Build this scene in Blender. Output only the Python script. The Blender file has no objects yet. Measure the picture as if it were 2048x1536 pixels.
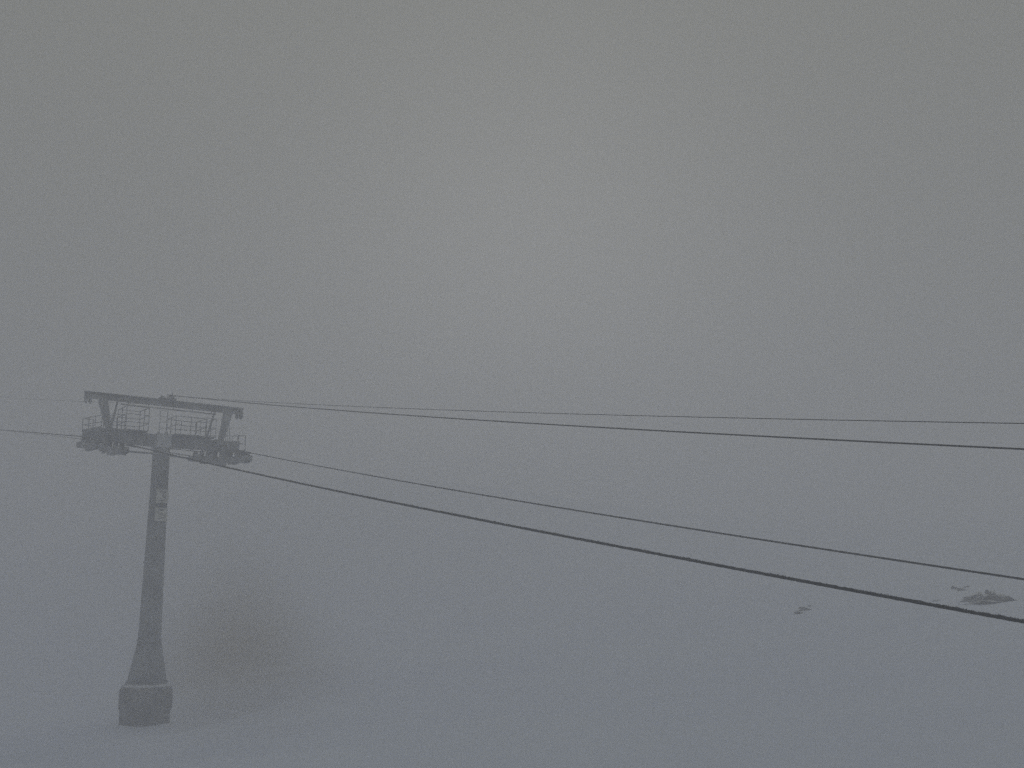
import bpy, bmesh, math, random
from mathutils import Vector, Matrix, noise
random.seed(7)
sc = bpy.context.scene
COL = sc.collection
R = math.radians

# ------------------------------------------------------------------ camera, sky, sun, exposure
cam_d = bpy.data.cameras.new('camera')
cam = bpy.data.objects.new('camera', cam_d)
COL.objects.link(cam)
cam.location = (0, 0, 0)
cam.rotation_euler = (R(90) + math.atan(0.2), 0, 0)
cam_d.sensor_width = 36
cam_d.lens = 36 * 2200 / 2048
cam_d.clip_start = 0.1
cam_d.clip_end = 6000
sc.camera = cam

SUN_EL, SUN_AZ = R(17), R(1)          # azimuth from +Y (the view) towards +X
world = bpy.data.worlds.new('World')
sc.world = world
world.use_nodes = True
wn = world.node_tree
wn.nodes.clear()
w_out = wn.nodes.new('ShaderNodeOutputWorld')
w_bg = wn.nodes.new('ShaderNodeBackground')
sky = wn.nodes.new('ShaderNodeTexSky')
sky.sky_type = 'NISHITA'
sky.sun_disc = False
sky.sun_elevation = SUN_EL
sky.sun_rotation = SUN_AZ
sky.altitude = 2200
sky.air_density = 1.0
sky.dust_density = 6.0
sky.ozone_density = 1.0
# overcast: the cloud deck takes most of the colour out of the sky
hs = wn.nodes.new('ShaderNodeHueSaturation')
hs.inputs['Saturation'].default_value = 0.12
mixw = wn.nodes.new('ShaderNodeMixRGB')
mixw.inputs[0].default_value = 0.86
mixw.inputs[2].default_value = (2.74, 2.77, 2.34, 1)   # even cloud
wn.links.new(sky.outputs[0], hs.inputs['Color'])
wn.links.new(hs.outputs[0], mixw.inputs[1])
# an overcast sky is brightest overhead: L = L0 (1 + 0.7 sin^2 elevation)
geo = wn.nodes.new('ShaderNodeTexCoord')
sep = wn.nodes.new('ShaderNodeSeparateXYZ')
wn.links.new(geo.outputs['Generated'], sep.inputs[0])
clp = wn.nodes.new('ShaderNodeMath'); clp.operation = 'MAXIMUM'; clp.inputs[1].default_value = 0
wn.links.new(sep.outputs['Z'], clp.inputs[0])
sq = wn.nodes.new('ShaderNodeMath'); sq.operation = 'MULTIPLY'
wn.links.new(clp.outputs[0], sq.inputs[0]); wn.links.new(clp.outputs[0], sq.inputs[1])
ov = wn.nodes.new('ShaderNodeMath'); ov.operation = 'MULTIPLY_ADD'
ov.inputs[1].default_value = 0.7; ov.inputs[2].default_value = 1.0
wn.links.new(sq.outputs[0], ov.inputs[0])
vm = wn.nodes.new('ShaderNodeVectorMath'); vm.operation = 'SCALE'
wn.links.new(mixw.outputs[0], vm.inputs[0]); wn.links.new(ov.outputs[0], vm.inputs['Scale'])
wn.links.new(vm.outputs[0], w_bg.inputs['Color'])
w_bg.inputs['Strength'].default_value = 0.056
wn.links.new(w_bg.outputs[0], w_out.inputs['Surface'])

sun_d = bpy.data.lights.new('sun', 'SUN')
sun_d.energy = 0.42
sun_d.angle = R(95)
sun_d.color = (1.0, 0.95, 0.86)
sun = bpy.data.objects.new('sun', sun_d)
COL.objects.link(sun)
sun.location = (0, 0, 60)
sd = Vector((math.sin(SUN_AZ) * math.cos(SUN_EL), math.cos(SUN_AZ) * math.cos(SUN_EL), math.sin(SUN_EL)))
sun.rotation_euler = (-sd).to_track_quat('-Z', 'Y').to_euler()

sc.view_settings.view_transform = 'Standard'
sc.view_settings.look = 'None'
sc.view_settings.gamma = 1
sc.view_settings.use_curve_mapping = False
sc.view_settings.exposure = 0.0
sc.cycles.volume_bounces = 10
sc.cycles.max_bounces = 14
sc.cycles.diffuse_bounces = 4
sc.cycles.use_denoising = False
sc.cycles.use_adaptive_sampling = True
sc.cycles.adaptive_threshold = 0.03
sc.cycles.adaptive_min_samples = 24

FOG_DENSITY = 0.0132
FOG_COLOR = (0.940, 0.951, 1.0, 1)
FOG_G = 0.45

# ------------------------------------------------------------------ materials
def mat(name, col, rough=0.85, noise_scale=3.0, amount=0.25, metal=0.0, bump=0.0, snow=0.0, snow_lo=0.55):
    """procedural: base colour mottled by noise, fine relief, optional rime lying on upward faces"""
    m = bpy.data.materials.new(name)
    m.use_nodes = True
    t = m.node_tree
    b = t.nodes['Principled BSDF']
    b.inputs['Roughness'].default_value = rough
    b.inputs['Metallic'].default_value = metal
    tc = t.nodes.new('ShaderNodeTexCoord')
    nz = t.nodes.new('ShaderNodeTexNoise')
    nz.inputs['Scale'].default_value = noise_scale
    nz.inputs['Detail'].default_value = 8
    t.links.new(tc.outputs['Object'], nz.inputs['Vector'])
    ramp = t.nodes.new('ShaderNodeValToRGB')
    lo = [c * (1 - amount) for c in col]
    hi = [min(1, c * (1 + amount)) for c in col]
    ramp.color_ramp.elements[0].position = 0.3
    ramp.color_ramp.elements[1].position = 0.7
    ramp.color_ramp.elements[0].color = (*lo, 1)
    ramp.color_ramp.elements[1].color = (*hi, 1)
    t.links.new(nz.outputs[0], ramp.inputs[0])
    last = ramp.outputs[0]
    if snow:
        g = t.nodes.new('ShaderNodeNewGeometry')
        sx = t.nodes.new('ShaderNodeSeparateXYZ')
        t.links.new(g.outputs['Normal'], sx.inputs[0])
        n2 = t.nodes.new('ShaderNodeTexNoise')
        n2.inputs['Scale'].default_value = 2.2
        n2.inputs['Detail'].default_value = 6
        t.links.new(tc.outputs['Object'], n2.inputs['Vector'])
        ad = t.nodes.new('ShaderNodeMath'); ad.operation = 'MULTIPLY_ADD'
        ad.inputs[1].default_value = 0.9; ad.inputs[2].default_value = -0.45
        t.links.new(n2.outputs[0], ad.inputs[0])
        a2 = t.nodes.new('ShaderNodeMath'); a2.operation = 'ADD'
        t.links.new(sx.outputs['Z'], a2.inputs[0]); t.links.new(ad.outputs[0], a2.inputs[1])
        mr = t.nodes.new('ShaderNodeMapRange')
        mr.inputs['From Min'].default_value = snow_lo
        mr.inputs['From Max'].default_value = snow_lo + 0.25
        mr.inputs['To Max'].default_value = snow
        t.links.new(a2.outputs[0], mr.inputs['Value'])
        mx = t.nodes.new('ShaderNodeMixRGB')
        mx.inputs[2].default_value = (0.78, 0.80, 0.82, 1)
        t.links.new(mr.outputs[0], mx.inputs[0]); t.links.new(last, mx.inputs[1])
        last = mx.outputs[0]
    t.links.new(last, b.inputs['Base Color'])
    if bump:
        bp = t.nodes.new('ShaderNodeBump')
        bp.inputs['Strength'].default_value = 0.6
        bp.inputs['Distance'].default_value = bump
        n3 = t.nodes.new('ShaderNodeTexNoise')
        n3.inputs['Scale'].default_value = noise_scale * 6
        n3.inputs['Detail'].default_value = 6
        t.links.new(tc.outputs['Object'], n3.inputs['Vector'])
        t.links.new(n3.outputs[0], bp.inputs['Height'])
        t.links.new(bp.outputs[0], b.inputs['Normal'])
    return m

M_STEEL = mat('weathered_galvanised_steel', (0.28, 0.29, 0.30), 0.6, 0.9, 0.6, 0.0, 0.002, snow=0.8, snow_lo=0.75)
M_COLUMN = mat('column_paint', (0.22, 0.23, 0.235), 0.65, 0.55, 0.8, 0.0, 0.002, snow=0.5, snow_lo=0.4)
M_PALE = mat('rimed_pale_steel', (0.62, 0.64, 0.66), 0.8, 4.0, 0.25)
M_RAIL = mat('rimed_rail_steel', (0.27, 0.28, 0.29), 0.8, 4.0, 0.35)
M_RUBBER = mat('sheave_rubber', (0.10, 0.10, 0.105), 0.9, 5, 0.3)
M_CONC = mat('concrete', (0.20, 0.195, 0.185), 0.95, 0.9, 0.6, 0.0, 0.01, snow=0.9, snow_lo=0.7)
M_PLATE = mat('number_plate_paint', (0.66, 0.66, 0.60), 0.7, 4, 0.25)
M_INK = mat('number_ink', (0.24, 0.24, 0.24), 0.8, 5, 0.3)
M_ROPE = mat('wire_rope', (0.010, 0.011, 0.014), 0.7, 30, 0.5)
M_RIME = mat('rime', (0.22, 0.23, 0.25), 0.95, 25, 0.5)
M_CABLE = mat('black_cable', (0.02, 0.02, 0.022), 0.6, 20, 0.3)
M_ROCK = mat('dark_rock', (0.10, 0.10, 0.105), 0.95, 1.5, 0.45, 0.0, 0.03, snow=1.0, snow_lo=0.66)
M_SNOWCAP = mat('snow_cap', (0.8, 0.82, 0.85), 0.95, 1.0, 0.04)

def snow_material():
    m = bpy.data.materials.new('wind_packed_snow')
    m.use_nodes = True
    t = m.node_tree
    b = t.nodes['Principled BSDF']
    b.inputs['Roughness'].default_value = 0.9
    b.inputs['Specular IOR Level'].default_value = 0.2
    g = t.nodes.new('ShaderNodeNewGeometry')
    n1 = t.nodes.new('ShaderNodeTexNoise')
    n1.inputs['Scale'].default_value = 0.05
    n1.inputs['Detail'].default_value = 9
    n1.inputs['Roughness'].default_value = 0.62
    t.links.new(g.outputs['Position'], n1.inputs['Vector'])
    r = t.nodes.new('ShaderNodeValToRGB')
    r.color_ramp.elements[0].position = 0.35
    r.color_ramp.elements[1].position = 0.65
    r.color_ramp.elements[0].color = (0.77, 0.825, 0.98, 1)
    r.color_ramp.elements[1].color = (0.82, 0.875, 1.0, 1)
    t.links.new(n1.outputs[0], r.inputs[0])
    # thin, patchy snow over a scree fan on the slope behind the tower (ellipse with a ragged edge)
    def patch(cx, cy, rowa, rowb, rag):
        # elliptical fan running down the fall line; rowa and rowb take ground metres to its two half axes
        sub = t.nodes.new('ShaderNodeVectorMath'); sub.operation = 'SUBTRACT'
        sub.inputs[1].default_value = (cx, cy, 0)
        t.links.new(g.outputs['Position'], sub.inputs[0])
        cmb = t.nodes.new('ShaderNodeCombineXYZ')
        for k, row in enumerate((rowa, rowb)):
            dt = t.nodes.new('ShaderNodeVectorMath'); dt.operation = 'DOT_PRODUCT'
            dt.inputs[1].default_value = (row[0], row[1], 0)
            t.links.new(sub.outputs[0], dt.inputs[0])
            t.links.new(dt.outputs['Value'], cmb.inputs[k])
        mp = cmb
        ln = t.nodes.new('ShaderNodeVectorMath'); ln.operation = 'LENGTH'
        t.links.new(mp.outputs[0], ln.inputs[0])
        n = t.nodes.new('ShaderNodeTexNoise')
        n.inputs['Scale'].default_value = rag
        n.inputs['Detail'].default_value = 3
        t.links.new(g.outputs['Position'], n.inputs['Vector'])
        ma = t.nodes.new('ShaderNodeMath'); ma.operation = 'MULTIPLY_ADD'
        ma.inputs[1].default_value = 0.35; ma.inputs[2].default_value = -0.175
        t.links.new(n.outputs[0], ma.inputs[0])
        ad = t.nodes.new('ShaderNodeMath'); ad.operation = 'ADD'
        t.links.new(ln.outputs['Value'], ad.inputs[0]); t.links.new(ma.outputs[0], ad.inputs[1])
        mr = t.nodes.new('ShaderNodeMapRange')
        mr.interpolation_type = 'SMOOTHSTEP'
        mr.inputs['From Min'].default_value = 1.5
        mr.inputs['From Max'].default_value = 0.0
        t.links.new(ad.outputs[0], mr.inputs['Value'])
        return mr.outputs[0]
    mx = t.nodes.new('ShaderNodeMixRGB')
    mx.inputs[2].default_value = (0.33, 0.295, 0.235, 1)
    t.links.new(patch(-24.8, 101, (.0260, .0288), (.1400, .0323), 0.10), mx.inputs[0])
    t.links.new(r.outputs[0], mx.inputs[1])
    t.links.new(mx.outputs[0], b.inputs['Base Color'])
    n2 = t.nodes.new('ShaderNodeTexNoise')
    n2.inputs['Scale'].default_value = 0.9
    n2.inputs['Detail'].default_value = 8
    t.links.new(g.outputs['Position'], n2.inputs['Vector'])
    bp = t.nodes.new('ShaderNodeBump')
    bp.inputs['Strength'].default_value = 0.5
    bp.inputs['Distance'].default_value = 0.16
    t.links.new(n2.outputs[0], bp.inputs['Height'])
    t.links.new(bp.outputs[0], b.inputs['Normal'])
    return m
M_SNOW = snow_material()

# ------------------------------------------------------------------ mesh helpers
class MB:
    def __init__(s): s.bm = bmesh.new()
    def box(s, c, size, rot=None, taper=None):
        """box centred at c; taper=(tx,ty) scales the bottom face"""
        vs = []
        for dz in (-.5, .5):
            for dx, dy in ((-.5, -.5), (.5, -.5), (.5, .5), (-.5, .5)):
                k = taper if (taper and dz < 0) else (1, 1)
                v = Vector((dx * size[0] * k[0], dy * size[1] * k[1], dz * size[2]))
                if rot: v = rot @ v
                vs.append(s.bm.verts.new(v + Vector(c)))
        for f in ((3, 2, 1, 0), (4, 5, 6, 7), (0, 1, 5, 4), (1, 2, 6, 5), (2, 3, 7, 6), (3, 0, 4, 7)):
            s.bm.faces.new([vs[i] for i in f])
        return s
    def bar(s, a, b, w, h, w2=None, h2=None):
        """rectangular bar a->b, w across (horizontal side), h in the other direction"""
        a, b = Vector(a), Vector(b)
        d = (b - a).normalized()
        up = Vector((0, 0, 1)) if abs(d.z) < 0.9 else Vector((0, 1, 0))
        x = d.cross(up).normalized(); y = x.cross(d).normalized()
        w2 = w if w2 is None else w2; h2 = h if h2 is None else h2
        vs = []
        for p, ww, hh in ((a, w, h), (b, w2, h2)):
            for i, j in ((-.5, -.5), (.5, -.5), (.5, .5), (-.5, .5)):
                vs.append(s.bm.verts.new(p + x * ww * i + y * hh * j))
        for f in ((0, 1, 2, 3), (7, 6, 5, 4), (4, 5, 1, 0), (5, 6, 2, 1), (6, 7, 3, 2), (7, 4, 0, 3)):
            s.bm.faces.new([vs[i] for i in f])
        return s
    def tube(s, pts, r, n=8, caps=True):
        pts = [Vector(p) for p in pts]
        rings = []
        for i, p in enumerate(pts):
            d = (pts[min(i + 1, len(pts) - 1)] - pts[max(i - 1, 0)]).normalized()
            up = Vector((0, 0, 1)) if abs(d.z) < 0.95 else Vector((0, 1, 0))
            x = d.cross(up).normalized(); y = x.cross(d)
            rr = r[i] if isinstance(r, (list, tuple)) else r
            rings.append([s.bm.verts.new(p + x * rr * math.cos(2 * math.pi * k / n) + y * rr * math.sin(2 * math.pi * k / n)) for k in range(n)])
        for A, B in zip(rings, rings[1:]):
            for k in range(n):
                s.bm.faces.new([A[k], A[(k + 1) % n], B[(k + 1) % n], B[k]])
        if caps:
            s.bm.faces.new(rings[0][::-1]); s.bm.faces.new(rings[-1])
        return s
    def prism(s, rings):
        """rings: list of vertex loops of equal length, bottom to top"""
        R_ = [[s.bm.verts.new(p) for p in r] for r in rings]
        n = len(R_[0])
        for A, B in zip(R_, R_[1:]):
            for k in range(n):
                s.bm.faces.new([A[k], A[(k + 1) % n], B[(k + 1) % n], B[k]])
        s.bm.faces.new(R_[0][::-1]); s.bm.faces.new(R_[-1])
        return s
    def build(s, name, m, parent=None, smooth=False, bevel=0.0):
        bmesh.ops.recalc_face_normals(s.bm, faces=s.bm.faces)
        me = bpy.data.meshes.new(name)
        s.bm.to_mesh(me); s.bm.free()
        me.materials.append(m)
        if smooth:
            for p in me.polygons: p.use_smooth = True
        o = bpy.data.objects.new(name, me)
        COL.objects.link(o)
        if parent: o.parent = parent
        if bevel:
            bv = o.modifiers.new('bevel', 'BEVEL'); bv.width = bevel; bv.segments = 1
        return o

def place(name, me, parent, loc, rot=(0, 0, 0)):
    o = bpy.data.objects.new(name, me)
    COL.objects.link(o)
    o.parent = parent; o.location = loc; o.rotation_euler = rot
    return o

def empty(name, loc, rz, label, cat, group=None):
    o = bpy.data.objects.new(name, None)
    COL.objects.link(o)
    o.location = loc; o.rotation_euler = (0, 0, rz)
    o['label'] = label; o['category'] = cat
    if group: o['group'] = group
    return o

def tag(o, label, cat, group=None):
    o['label'] = label; o['category'] = cat
    if group: o['group'] = group
    return o

# ------------------------------------------------------------------ ground
TX, TY = -19.27, 60.0                        # tower foot
YAW = math.atan2(.602, .799)                 # local x: along the crossarm; local -y: down the line
U = Vector((math.cos(YAW), math.sin(YAW), 0)); V = Vector((math.sin(YAW), -math.cos(YAW), 0))

def ground_z(x, y):
    z = -6.12 + .16 * 90 * math.tanh((x - TX) / 90) + .05 * 120 * math.tanh((y - TY) / 120)
    t = max(0, (y - 75) / 250); z += 13 * min(t * t, 1.0) + 3 * math.tanh(max(0, t - 1) * 8)
    z += 24.0 * math.exp(-((x + 45) / 70) ** 2 - (min(0, y - 215) / 72) ** 2)      # the mountainside behind the tower
    d = math.hypot(x - TX, y - TY)
    z += 0.35 * (noise.noise(Vector((x * .018, y * .018, 3.1)))) * min(1, math.hypot(x - TX, y - TY) / 25)
    z += 0.22 * noise.noise(Vector((x * .09, y * .05, 7.7)))
    # wind-cut furrows in the snow in front of the tower, trending away to the right
    a = (x * .55 + y * .83)
    z += 0.10 * noise.noise(Vector((a * .55, (x - y) * .09, 1.3))) * max(0, 1 - abs(y - 47) / 25) * (2.2 if x < -5 else 1)
    # wind-scoured drift lips in the snow left of and below the tower
    for ax, ay, bx, by, hgt in ((-25.5, 56, -16, 45.5, .30), (-24, 50.5, -19, 45, .22), (-17, 48, -9, 42.5, .16)):
        ux, uy = bx - ax, by - ay; L = math.hypot(ux, uy); ux /= L; uy /= L
        al = (x - ax) * ux + (y - ay) * uy
        ac = -(x - ax) * uy + (y - ay) * ux + 1.1 * math.sin(al * .5) + .5 * math.sin(al * 1.3 + 2)
        if -2 < al < L + 2: z += 1.7 * hgt * math.exp(-((al - L / 2) / (L * .42)) ** 4) * (math.exp(-(ac / 2.2) ** 2) if ac > 0 else math.exp(-(ac / .45) ** 2))
    # level shoulder cut for the footing
    k = min(1, max(0, (d - 2.2) / 6)); k = k * k * (3 - 2 * k)
    z = -6.28 * (1 - k) + z * k
    # drift heaped round the footing
    z += 0.08 * math.exp(-(d * d) / 9.0) + 0.14 * math.exp(-((x - TX - 1.5) ** 2 + (y - TY + 0.6) ** 2) / 1.1) + 0.12 * math.exp(-((x - TX + 1.2) ** 2 + (y - TY + 1.3) ** 2) / .8)
    return z

def axis_steps(lo, hi, c0, c1, fine, coarse_growth=1.12):
    pts = [c0]
    while pts[-1] < c1: pts.append(pts[-1] + fine)
    s = fine
    while pts[-1] < hi:
        s *= coarse_growth; pts.append(min(hi, pts[-1] + s))
    s = fine; left = [c0]
    while left[-1] > lo:
        s *= coarse_growth; left.append(max(lo, left[-1] - s))
    return left[1:][::-1] + pts

xs = axis_steps(-420, 420, -45, 45, 0.5)
ys = axis_steps(-120, 480, 30, 95, 0.5)
verts = [(x, y, ground_z(x, y)) for y in ys for x in xs]
nx = len(xs)
faces = [(j * nx + i, j * nx + i + 1, (j + 1) * nx + i + 1, (j + 1) * nx + i) for j in range(len(ys) - 1) for i in range(nx - 1)]
me = bpy.data.meshes.new('snow_slope')
me.from_pydata(verts, [], faces)
me.materials.append(M_SNOW)
for p in me.polygons: p.use_smooth = True
ground = bpy.data.objects.new('snow_slope', me)
ground['kind'] = 'structure'
COL.objects.link(ground)
gmin = min(v[2] for v in verts)

# ------------------------------------------------------------------ lift tower (z below is height relative to the eye; B is the foot)
B = -6.9
def Z(z): return z - B
tower = empty('lift_tower', (TX, TY, B), YAW,
              'grey lift tower on a concrete block, with rope wheels under its wide crossarm', 'lift tower')

# foundation: octagonal block, chamfered, slightly undercut at the foot
def octa(r, z, cx=0, cy=0, rot=22.5, jitter=0.0):
    return [Vector((cx + r * math.cos(R(rot + 45 * k)) * (1 + random.uniform(-jitter, jitter)), cy + r * math.sin(R(rot + 45 * k)), z)) for k in range(8)]
m = MB()
m.prism([octa(1.27, Z(-6.9)), octa(1.27, Z(-5.55)), octa(1.36, Z(-5.3)), octa(1.36, Z(-4.45)), octa(1.27, Z(-4.25))])
found = m.build('concrete_foundation', M_CONC, tower, bevel=0.02)
m = MB()
m.prism([octa(1.24, Z(-4.245)), octa(1.26, Z(-4.19)), octa(1.1, Z(-4.12)), octa(0.6, Z(-4.09))])
m.build('snow_cap', M_SNOWCAP, found, smooth=True)

# column
def ring(r, z, n=16): return [Vector((r * math.cos(2 * math.pi * k / n), r * math.sin(2 * math.pi * k / n), z)) for k in range(n)]
m = MB()
m.prism([ring(1.02, Z(-4.10)), ring(0.93, Z(-3.6)), ring(0.80, Z(-2.9)), ring(0.68, Z(-2.3)), ring(0.60, Z(-1.9)), ring(.585, Z(-1.4)), ring(0.525, Z(2.2)), ring(0.49, Z(4.5)), ring(0.455, Z(7.0)), ring(0.45, Z(8.45))])
column = m.build('column', M_COLUMN, tower, smooth=True)
m = MB()
m.prism([ring(1.09, Z(-4.16), 20), ring(1.09, Z(-4.06), 20)])
m.build('base_flange', M_STEEL, column)
for z in (2.2, -1.88):
    rr = 0.56 if z > 0 else 0.64
    m = MB(); m.prism([ring(rr, Z(z) - .05, 20), ring(rr, Z(z) + .05, 20)])
    m.build('joint_flange', M_STEEL, column)
bolt = MB(); bolt.tube([(0, 0, 0), (0, 0, .12)], .035, 6)
b0 = bolt.build('anchor_bolt', M_STEEL, column)
bme = b0.data
bpy.data.objects.remove(b0)
for k in range(12):
    a = 2 * math.pi * k / 12
    place('anchor_bolt', bme, column, (1.05 * math.cos(a), 1.05 * math.sin(a), Z(-4.06)))

# two pale number plates with dark figures on the downhill face of the column
def digit(segs, parent, c, w, h, y):
    """figure made of strokes, in unit coordinates"""
    m = MB()
    for (x0, z0, x1, z1) in segs:
        m.bar((c[0] + (x0 - .5) * w, y, c[1] + (z0 - .5) * h), (c[0] + (x1 - .5) * w, y, c[1] + (z1 - .5) * h), .012, .075)
    return m.build('figure', M_INK, parent)
for zc, segs in ((5.72, [(0, 1, 1, 1), (1, 1, .45, .56), (.45, .56, 1, .35), (1, .35, .85, 0), (.85, 0, 0, 0)]),
                 (4.74, [(1, 1, .1, 1), (.1, 1, .05, .55), (.05, .55, .9, .5), (.9, .5, .95, .1), (.95, .1, 0, 0)])):
    m = MB(); m.box((0.03, -.52, Z(zc)), (.68, .03, .72))
    pl = m.build('number_plate', M_PLATE, tower)
    digit(segs, pl, (0.03, Z(zc)), .34, .46, -.545)
    for dz in (-.25, .25):
        MB().bar((-.25, -.48, Z(zc) + dz), (.30, -.48, Z(zc) + dz), .06, .04).build('plate_bracket', M_STEEL, pl)

# crossarm
DX = .1
m = MB()
for s in (-1, 1):
    m.bar((DX + s * .42, 0, Z(8.80)), (DX + s * 3.35, 0, Z(8.80)), .55, .64, .5, .5)
    for k in (1, 2, 3, 4):   # stiffener plates, proud of the web
        m.box((DX + s * (.42 + .62 * k), 0, Z(8.80)), (.035, .60, .66))
arm = m.build('crossarm', M_STEEL, tower)
m = MB(); m.box((0, 0, Z(8.78)), (.82, .92, .78))
m.build('arm_collar', M_PALE, tower, bevel=.03)
m = MB()                                     # lifting lugs over the collar
for s in (-1, 1): m.box((s * .22, 0, Z(9.24)), (.05, .3, .14))
m.build('lifting_lug', M_STEEL, tower)

# head frame: tapered legs, top beam, braces, tie pipe
zt = 10.93
m = MB()
m.box((.15, 0, Z(zt) + .15), (8.9, .30, .05))
m.box((.15, 0, Z(zt) - .15), (8.9, .30, .05))
m.box((.15, 0, Z(zt)), (8.9, .06, .25))
for k in range(12): m.box((.15 - 4.3 + k * .78, 0, Z(zt)), (.03, .27, .25))
beam = m.build('top_beam', M_STEEL, tower)
for x0, x1 in ((-3.34, -2.86), (3.72, 3.34)):
    m = MB(); m.bar((x1, 0, Z(9.0)), (x0, 0, Z(zt) - .17), .24, .22, .34, .62)
    m.build('head_frame_leg', M_STEEL, tower)
for x0, x1 in ((-2.55, -2.80), (2.95, 2.5)):
    m = MB(); m.tube([(x1, .02, Z(9.1)), (x0, .02, Z(zt) - .15)], .055, 8)
    m.build('brace', M_STEEL, tower, smooth=True)
m = MB(); m.tube([(-2.4, -.12, Z(10.58)), (2.95, -.12, Z(10.58))], .035, 8)
for x in (-2.0, -.9, .5, 1.6, 2.7): m.bar((x, -.12, Z(10.58)), (x, -.05, Z(10.78)), .03, .03)
m.build('tie_pipe', M_STEEL, tower)
for x in (-4.2, -3.98, 4.28, 4.52):          # chain-hoist clamps under both beam ends
    m = MB(); m.box((x, 0, Z(10.66)), (.1, .34, .26)); m.box((x, 0, Z(10.50)), (.06, .1, .12))
    m.build('hoist_clamp', M_STEEL, beam)
m = MB()                                     # saddle that carries the signal cables
m.box((.15, 0, Z(11.16)), (.9, .4, .10)); m.box((.35, 0, Z(11.27)), (.28, .34, .16)); m.box((-.15, 0, Z(11.24)), (.16, .24, .12))
m.tube([(.42, 0, Z(11.3)), (.42, 0, Z(11.55))], .035, 8)
m.tube([(.2, -.2, Z(11.32)), (.45, 0, Z(11.36)), (.2, .2, Z(11.32))], .03, 6)
m.build('cable_saddle', M_STEEL, tower)

def ladder(parent, x0, z0, x1, z1, y, w=.42, mat_=M_RAIL, gap=.3):
    L = MB()
    L.tube([(x0 - w / 2, y, z0), (x1 - w / 2, y, z1)], .03, 6)
    L.tube([(x0 + w / 2, y, z0), (x1 + w / 2, y, z1)], .03, 6)
    lo = L.build('ladder', mat_, parent)
    rm = MB().tube([(-w / 2, 0, 0), (w / 2, 0, 0)], .016, 6).build('rung', mat_, lo)
    rme = rm.data; bpy.data.objects.remove(rm)
    n = int((z1 - z0) / gap)
    for k in range(1, n + 1):
        f = k / (n + 1)
        place('rung', rme, lo, (x0 + (x1 - x0) * f, y, z0 + (z1 - z0) * f))
    return lo
ladder(tower, -.06, Z(9.15), -.06, Z(10.78), -.22, mat_=M_PALE, gap=.4)
ladder(tower, 3.62, Z(7.95), 3.32, Z(10.72), -.85, w=.14, mat_=M_PALE, gap=.35)

# railings: every post and rail its own piece
def rail_piece(parent, a, b, r=.019, name='rail'):
    MB().tube([a, b], r, 6).build(name, M_RAIL, parent)
def railing(x0, x1, y0, y1, z, h, closed=True, slope=0.0, sides='nfab', n=2):
    """platform guard: posts along the rectangle and two rails; slope = rise per metre of local y"""
    fl = MB()
    zz = lambda y: z + slope * y
    fl.bar(((x0 + x1) / 2, y0, zz(y0)), ((x0 + x1) / 2, y1, zz(y1)), x1 - x0, .06)
    g = fl.build('platform', M_STEEL, tower)
    runs = []
    if 'n' in sides: runs.append(((x0, y0), (x1, y0)))
    if 'f' in sides: runs.append(((x0, y1), (x1, y1)))
    if 'a' in sides: runs.append(((x0, y0), (x0, y1)))
    if 'b' in sides: runs.append(((x1, y0), (x1, y1)))
    done = set()
    for (ax, ay), (bx, by) in runs:
        L = math.hypot(bx - ax, by - ay)
        k = max(1, round(L / (1.0 if L > 1.3 else L)))
        for i in range(k + 1):
            f = i / k; px, py = ax + (bx - ax) * f, ay + (by - ay) * f
            key = (round(px, 2), round(py, 2))
            if key in done: continue
            done.add(key)
            rail_piece(g, (px, py, zz(py)), (px, py, zz(py) + h), .021, 'post')
        for j in range(n):
            hh = h * (j + 1) / n
            rail_piece(g, (ax, ay, zz(ay) + hh), (bx, by, zz(by) + hh))
    return g
railing(-2.25, -1.05, -.75, .75, Z(9.15), 1.28, n=3)       # tall guarded platform left of the ladder
railing(.45, 2.15, -.75, .75, Z(9.15), 1.0)
railing(2.2, 2.75, -.75, .75, Z(9.15), 1.05, sides='nfb')
railing(-3.0, -2.3, -.7, .7, Z(9.12), .8, sides='nf', n=2)

# sheave assemblies with their maintenance walkways
def rope_near(v):      # height of the near rope along the line (v metres downhill of the tower)
    if v > 4.6: return 7.78 - .193 * (v - 4.6) + 0.000338 * (v - 4.6) ** 2
    if v < -4.8: return 9.36 + .1435 * (-4.8 - v) - (.00035 * (-4.8 - v) ** 2 if v < -30 else 0) * 1.0
    t = (v + 4.8) / 9.4
    h00, h10, h01, h11 = 2*t**3-3*t*t+1, t**3-2*t*t+t, -2*t**3+3*t*t, t**3-t*t
    return h00 * 9.36 + h10 * 9.4 * -.1435 + h01 * 7.78 + h11 * 9.4 * -.193
def rope_far(v):
    if v > 4.2: return 7.97 - .1905 * (v - 4.2) + .000354 * (v - 4.2) ** 2
    if v < -4.2: return 8.98 + .150 * (-4.2 - v)
    t = (v + 4.2) / 8.4
    h00, h10, h01, h11 = 2*t**3-3*t*t+1, t**3-2*t*t+t, -2*t**3+3*t*t, t**3-t*t
    return h00 * 8.98 + h10 * 8.4 * -.150 + h01 * 7.97 + h11 * 8.4 * -.1905

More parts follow.
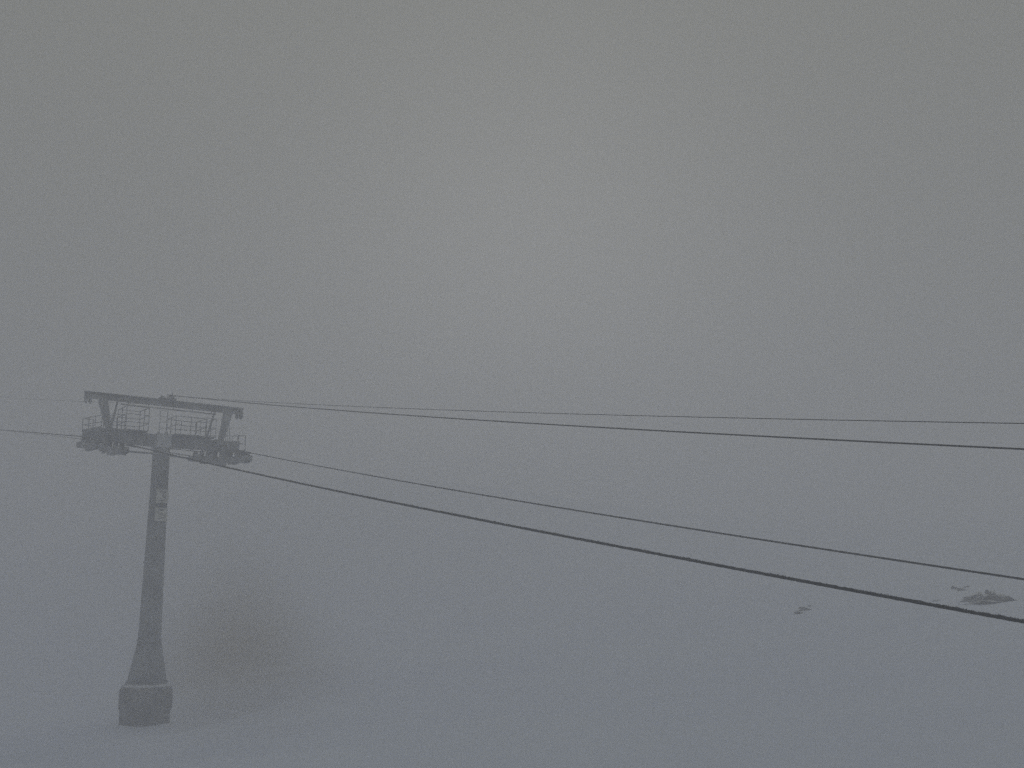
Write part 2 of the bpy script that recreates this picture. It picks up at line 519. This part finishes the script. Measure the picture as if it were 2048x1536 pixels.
# one sheave mesh: rubber-lined wheel with a grooved rim, axis along local x
def wheel_mesh():
    bm = bmesh.new()
    prof = [(-.06, .25), (-.035, .25), (-.02, .215), (.02, .215), (.035, .25), (.06, .25), (.06, .10), (.03, .07), (-.03, .07), (-.06, .10)]
    n = 18
    rings = [[bm.verts.new((x, r * math.cos(2 * math.pi * k / n), r * math.sin(2 * math.pi * k / n))) for k in range(n)] for x, r in prof]
    for i in range(len(prof)):
        A, Bq = rings[i], rings[(i + 1) % len(prof)]
        if i == 7: continue
        for k in range(n): bm.faces.new([A[k], A[(k + 1) % n], Bq[(k + 1) % n], Bq[k]])
    bm.faces.new(rings[7]); bm.faces.new(rings[8][::-1])
    bmesh.ops.recalc_face_normals(bm, faces=bm.faces)
    me = bpy.data.meshes.new('sheave'); bm.to_mesh(me); bm.free()
    me.materials.append(M_RUBBER)
    return me
WH = wheel_mesh()
def sheave_train(x, rope, side, vs, walk_dir, label=None):
    # local y = -v
    m = MB()
    zc = lambda v: Z(rope(v)) - .235
    # main rocker, two half rockers, pair rockers
    m.bar((x + .13 * side, -vs[0], zc(vs[0]) - .10), (x + .13 * side, -vs[-1], zc(vs[-1]) - .10), .05, .12)
    mid = len(vs) // 2
    for a, b in ((0, mid - 1), (mid, len(vs) - 1)):
        va, vb = vs[a], vs[b]
        for sx in (-.11, .11):
            m.bar((x + sx * 1.3, -va + .32, zc(va) - .21), (x + sx * 1.3, -vb - .32, zc(vb) - .27), .035, .30)
        m.box((x, -(va + vb) / 2, (zc(va) + zc(vb)) / 2 - .30), (.34, .7, .34))
    for i in range(0, len(vs), 2):
        for sx in (-.085, .085):
            m.bar((x + sx, -vs[i], zc(vs[i])), (x + sx, -vs[i + 1], zc(vs[i + 1])), .02, .12)
    t = m.build('sheave_assembly', M_STEEL, tower)
    if label: t['label'] = label
    for v in vs:
        place('sheave', WH, t, (x, -v, zc(v)))
    # end guards (rope catchers) and counterweight plates
    for v, s in ((vs[0], -1), (vs[-1], 1)):
        g = MB(); g.bar((x + .16, -v - s * .05, zc(v) - .22), (x + .16, -v - s * .62, zc(v) - .16), .03, .30)
        g.bar((x - .16, -v - s * .05, zc(v) - .22), (x - .16, -v - s * .62, zc(v) - .16), .03, .30)
        g.box((x, -v - s * .6, zc(v) - .16), (.36, .06, .26))
        g.build('rope_catcher', M_STEEL, t)
    return t
vsL = [-3.55, -2.65, -1.75, -.85, .35, 1.3, 2.3, 3.3]
sheave_train(-3.2, rope_near, -1, vsL, -1, 'rope wheel assembly under the near end of the crossarm')
vsR = [-3.6, -2.6, -1.6, -.6, .6, 1.6, 2.6, 3.6]
sheave_train(3.3, rope_far, 1, vsR, 1, 'rope wheel assembly under the far end of the crossarm')

# hangers joining the arm ends to the wheels, and the heavy brackets beside them
for x, rope in ((-3.2, rope_near), (3.3, rope_far)):
    m = MB()
    m.box((x, 0, Z(8.90)), (.8, 1.3, .26))
    m.box((x, .55, Z(8.66)), (.5, .8, .28))
    m.box((x - .05, -.5, Z(8.25)), (.10, .34, .9)); m.box((x + .25, -.5, Z(8.25)), (.06, .34, .9))
    m.build('arm_bracket', M_STEEL, tower)
def walkway(x0, x1, y0, y1, z, slope, h, outer, label):
    g = railing(x0, x1, y0, y1, z, h, slope=slope, sides='nf' + outer)
    g['label'] = label
    # toe board and hung frame under the deck
    m = MB()
    for y in (y0 + .3, (y0 + y1) / 2, y1 - .3):
        m.bar((x0, y, z + slope * y - .12), (x1, y, z + slope * y - .12), .08, .16)
    xo = x0 if outer == 'a' else x1
    m.bar((xo, y0, z + slope * y0 + .07), (xo, y1, z + slope * y1 + .07), .02, .10)
    m.build('walkway_frame', M_STEEL, g)
walkway(-3.95, -3.4, -2.2, 1.2, Z(9.02), .08, .70, 'a', 'walkway beside the near wheels')
walkway(3.5, 3.95, -2.1, 2.6, Z(8.52), .12, .92, 'b', 'walkway beside the far wheels')
# equipment cabinets and guards on the far bracket
m = MB()
m.box((3.75, -1.0, Z(8.72)), (.4, .7, .5)); m.box((3.6, -2.7, Z(7.95)), (.35, 1.1, .4)); m.box((3.35, -1.1, Z(8.45)), (.4, 1.1, .4))
m.build('switch_box', M_STEEL, tower, bevel=.02)
m = MB(); m.box((-2.75, .5, Z(8.98)), (.55, .9, .3)); m.box((-3.7, .9, Z(8.98)), (.5, .6, .26))
m.build('switch_box', M_STEEL, tower, bevel=.02)
# lower tie between the two wheel assemblies
m = MB(); m.tube([(-2.95, -2.6, Z(7.72)), (-1.2, -2.0, Z(7.80)), (1.2, -1.2, Z(7.80)), (3.1, -.4, Z(7.78))], .05, 8)
m.build('lower_tie', M_STEEL, tower, smooth=True)
m = MB(); m.bar((1.3, -.5, Z(7.92)), (3.3, -1.1, Z(7.62)), .12, .09, .16, .28)
m.build('stay_plate', M_STEEL, tower)
m = MB(); m.tube([(-3.05, -3.0, Z(7.98)), (0, -1.3, Z(8.02)), (2.6, .2, Z(8.05))], .03, 6)
m.build('safety_wire', M_RAIL, tower, smooth=True)

# ------------------------------------------------------------------ ropes
def stranded(name, u, z_of, v0, v1, r, mat_, fine, rough=0.0, strands=6, lay=.42):
    """wire rope: six-lobed section twisted along its length; steps grow with distance from the camera"""
    bm = bmesh.new()
    n = 12
    prev = None
    org = Vector((TX, TY, 0)) + U * u
    v = v0
    while True:
        p = org + V * v; p.z = z_of(v)
        e = .5
        q = org + V * (v + e); q.z = z_of(v + e)
        d = (q - p).normalized()
        x = d.cross(Vector((0, 0, 1))).normalized(); y = x.cross(d)
        dist = p.length
        step = max(.028, .028 * (dist / 14)) if fine else max(.12, .12 * dist / 20)
        ringv = []
        for k in range(n):
            a = 2 * math.pi * k / n
            lob = 1 + (.13 * math.cos(strands * (a + 2 * math.pi * v / (lay * strands))) if dist < 45 and fine else 0)
            rr = r * lob
            top = max(0, math.sin(a + .5))
            if rough:
                rr += rough * top * max(0, noise.noise(Vector((v * 9, math.cos(a) * 2, 4.2))) + .25)
            ringv.append(bm.verts.new(p + x * rr * math.cos(a) + y * rr * math.sin(a)))
        if prev:
            for k in range(n): bm.faces.new([prev[k], prev[(k + 1) % n], ringv[(k + 1) % n], ringv[k]])
        prev = ringv
        if v >= v1: break
        v = min(v1, v + step)
    me = bpy.data.meshes.new(name); bm.to_mesh(me); bm.free()
    me.materials.append(mat_)
    for pl in me.polygons: pl.use_smooth = True
    o = bpy.data.objects.new(name, me); COL.objects.link(o)
    return o

def rime_on(parent, u, z_of, v0, v1, r, per_m, size, m=M_RIME):
    """feathers of frost on the upper, windward side of the rope"""
    vs, fs = [], []
    org = Vector((TX, TY, 0)) + U * u
    v = v0
    while v < v1:
        p = org + V * v; p.z = z_of(v)
        dist = p.length
        a = random.gauss(R(75), R(28))
        side = U * math.cos(a) * -1 + Vector((0, 0, 1)) * math.sin(a)
        dens = noise.noise(Vector((v * 1.3, 0, 2))) + .35
        L = size * random.uniform(.4, 1.25) * max(.25, dens + .4)
        w = size * random.uniform(.25, .5)
        t = V * w
        base = p + side * (r * .8)
        tip = p + side * (r + L) + V * random.uniform(-.6, .2) * L
        s2 = side.cross(V).normalized() * w * .6
        i = len(vs)
        vs += [base - t, base + t, base + s2, tip]
        fs += [(i, i + 1, i + 3), (i + 1, i + 2, i + 3), (i + 2, i, i + 3)]
        v += random.expovariate(per_m) * max(1, dist / 22)
    me = bpy.data.meshes.new('rime_crust'); me.from_pydata(vs, [], fs)
    me.materials.append(m)
    o = bpy.data.objects.new('rime_crust', me); COL.objects.link(o)
    o.parent = parent
    o['kind'] = 'stuff'
    return o

near_rope = stranded('haul_rope', -3.2, rope_near, -85, 78, .0265, M_ROPE, True, rough=.030)
tag(near_rope, 'thick frosted haul rope, lowest of the four, crossing in front of the tower column', 'rope', 'haul ropes of the lift')
rime_on(near_rope, -3.2, rope_near, 6, 62, .025, 90, .036)
rime_on(near_rope, -3.2, rope_near, -12, 12, .024, 120, .045, M_SNOWCAP)
far_rope = stranded('haul_rope', 3.3, rope_far, -85, 78, .024, M_ROPE, True, rough=.006)
tag(far_rope, 'haul rope leaving the far rope wheels, second cable from the bottom', 'rope', 'haul ropes of the lift')
rime_on(far_rope, 3.3, rope_far, 4, 62, .022, 45, .010)
z2 = lambda v: 11.40 - .190 * (v - 0) + .000333 * v ** 2
z1 = lambda v: 11.36 - .178 * (v - 0) + .000323 * v ** 2
c2 = stranded('signal_cable', .12, z2, 0, 78, .019, M_CABLE, False)
tag(c2, 'dark sagging signal cable from the tower top, second cable from the top', 'cable', 'signal cables')
c1 = stranded('signal_cable', .22, z1, 0, 78, .010, M_CABLE, False)
tag(c1, 'thinnest and uppermost cable, running almost level from the tower top', 'cable', 'signal cables')

c3 = stranded('signal_cable', .15, lambda v: 10.86 - .154 * v + .00015 * v * v, -85, 0, .010, M_CABLE, False)
tag(c3, 'barely visible thin cable running off to the left from the tower top', 'cable', 'signal cables')

# ------------------------------------------------------------------ rocks showing through the snow
def rock(parent, c, size, seed, name='rock', m=M_ROCK):
    bm = bmesh.new()
    bmesh.ops.create_icosphere(bm, subdivisions=3, radius=1)
    for v in bm.verts:
        p = v.co.normalized()
        k = 1 + .55 * noise.noise(p * 1.3 + Vector((seed, 0, 0))) + .28 * noise.noise(p * 3.1 + Vector((0, seed, 0))) + .12 * noise.noise(p * 7 + Vector((0, 0, seed)))
        v.co = Vector((p.x * size[0] * k, p.y * size[1] * k, p.z * size[2] * k))
    me = bpy.data.meshes.new(name); bm.to_mesh(me); bm.free()
    me.materials.append(m)
    o = bpy.data.objects.new(name, me); COL.objects.link(o)
    o.location = c
    if parent: o.parent = parent
    return o

def on_ray(px, py):
    """where the line of sight meets the snow (used once to find where the outcrops lie)"""
    th = math.atan(.2); c_, s_ = math.cos(th), math.sin(th)
    a, b = (px - 1024) / 2200, (768 - py) / 2200
    d = Vector((a, c_ - b * s_, s_ + b * c_))
    t = 20.0
    while t < 300:
        p = d * t
        if p.z < ground_z(p.x, p.y): return p
        t += .1
    return d * 120
ROCKS = [  # (px, py) of the foot, half width px, half height px
    ('outcrop', 'wide jagged dark rock outcrop poking through the snow under the cable near the right side', [(1942, 1193, 19, 4, -36), (1947, 1200, 17, 3, -6), (1966, 1198, 14, 4, 5), (1973, 1191, 17, 4, -40), (1976, 1184, 5, 4, 30), (1990, 1195, 15, 4, -34), (2004, 1195, 17, 6, 8), (2020, 1200, 14, 4, 12), (1988, 1204, 34, 3, 2)]),
    ('outcrop', 'small dark rock just above and left of the wide jagged outcrop', [(1912, 1178, 9, 6), (1922, 1181, 9, 5), (1932, 1175, 7, 4)]),
    ('outcrop', 'broken low rock patch in the snow beneath the thick lower rope', [(1595, 1223, 8, 3), (1604, 1217, 8, 4), (1613, 1221, 12, 6), (1620, 1213, 5, 3), (1602, 1227, 11, 3)]),
    ('outcrop', 'tiny sliver of rock in the snow left of the wide outcrop', [(1872, 1202, 7, 3)]),
]
seed = 1.0
for name, label, blobs in ROCKS:
    pts = [on_ray(b[0], b[1]) for b in blobs]
    dist = sum(p.length for p in pts) / len(pts)
    c0 = sum(pts, Vector()) / len(pts)
    if len(blobs) > 5:                      # one ledge: its blocks stand side by side on the same contour
        dist = pts[-1].length
        pts = [p.normalized() * (dist + random.uniform(-.25, .25)) for p in pts]
        c0 = sum(pts, Vector()) / len(pts)
    e = empty('rock_outcrop', c0, 0, label, 'rock', 'rocks showing through the snow')
    print('ROCK', label[:20], [round(x, 1) for x in c0], round(dist, 1))
    for (px, py, w, h, *tilt), p in zip(blobs, pts):
        seed += 3.7
        k = p.length / 2200
        rr = rock(e, p - c0 + Vector((0, 0, -h * k * .2)), (w * k, w * k * random.uniform(.5, .9), h * k * .95), seed, 'boulder')
        rr.rotation_euler = (0, R(tilt[0] * .6 if tilt else random.uniform(-14, 14)), 0)

# ------------------------------------------------------------------ fog
top = max(v[2] for v in verts) + 2.0
print('TOP', top, [tuple(round(c,1) for c in on_ray(px, py)) for px, py in ((505,1270),(380,1270),(630,1270),(510,1150),(500,1400),(505,1210),(505,1330))])
bot = gmin - 1.0
m = MB(); m.box((0, 250, (top + bot) / 2), (850, 750, top - bot))
fm = bpy.data.materials.new('fog_air')
fm.use_nodes = True
ft = fm.node_tree
ft.nodes.clear()
fo = ft.nodes.new('ShaderNodeOutputMaterial')
fv = ft.nodes.new('ShaderNodeVolumePrincipled')
fv.inputs['Color'].default_value = FOG_COLOR
fv.inputs['Density'].default_value = FOG_DENSITY
fv.inputs['Anisotropy'].default_value = FOG_G
ft.links.new(fv.outputs[0], fo.inputs['Volume'])
haze = m.build('haze', fm)
haze['kind'] = 'stuff'
print('HAZE', top, bot, gmin, max(v[2] for v in verts), 'rope ends', rope_near(-85), rope_far(-85), rope_near(78), rope_far(78))
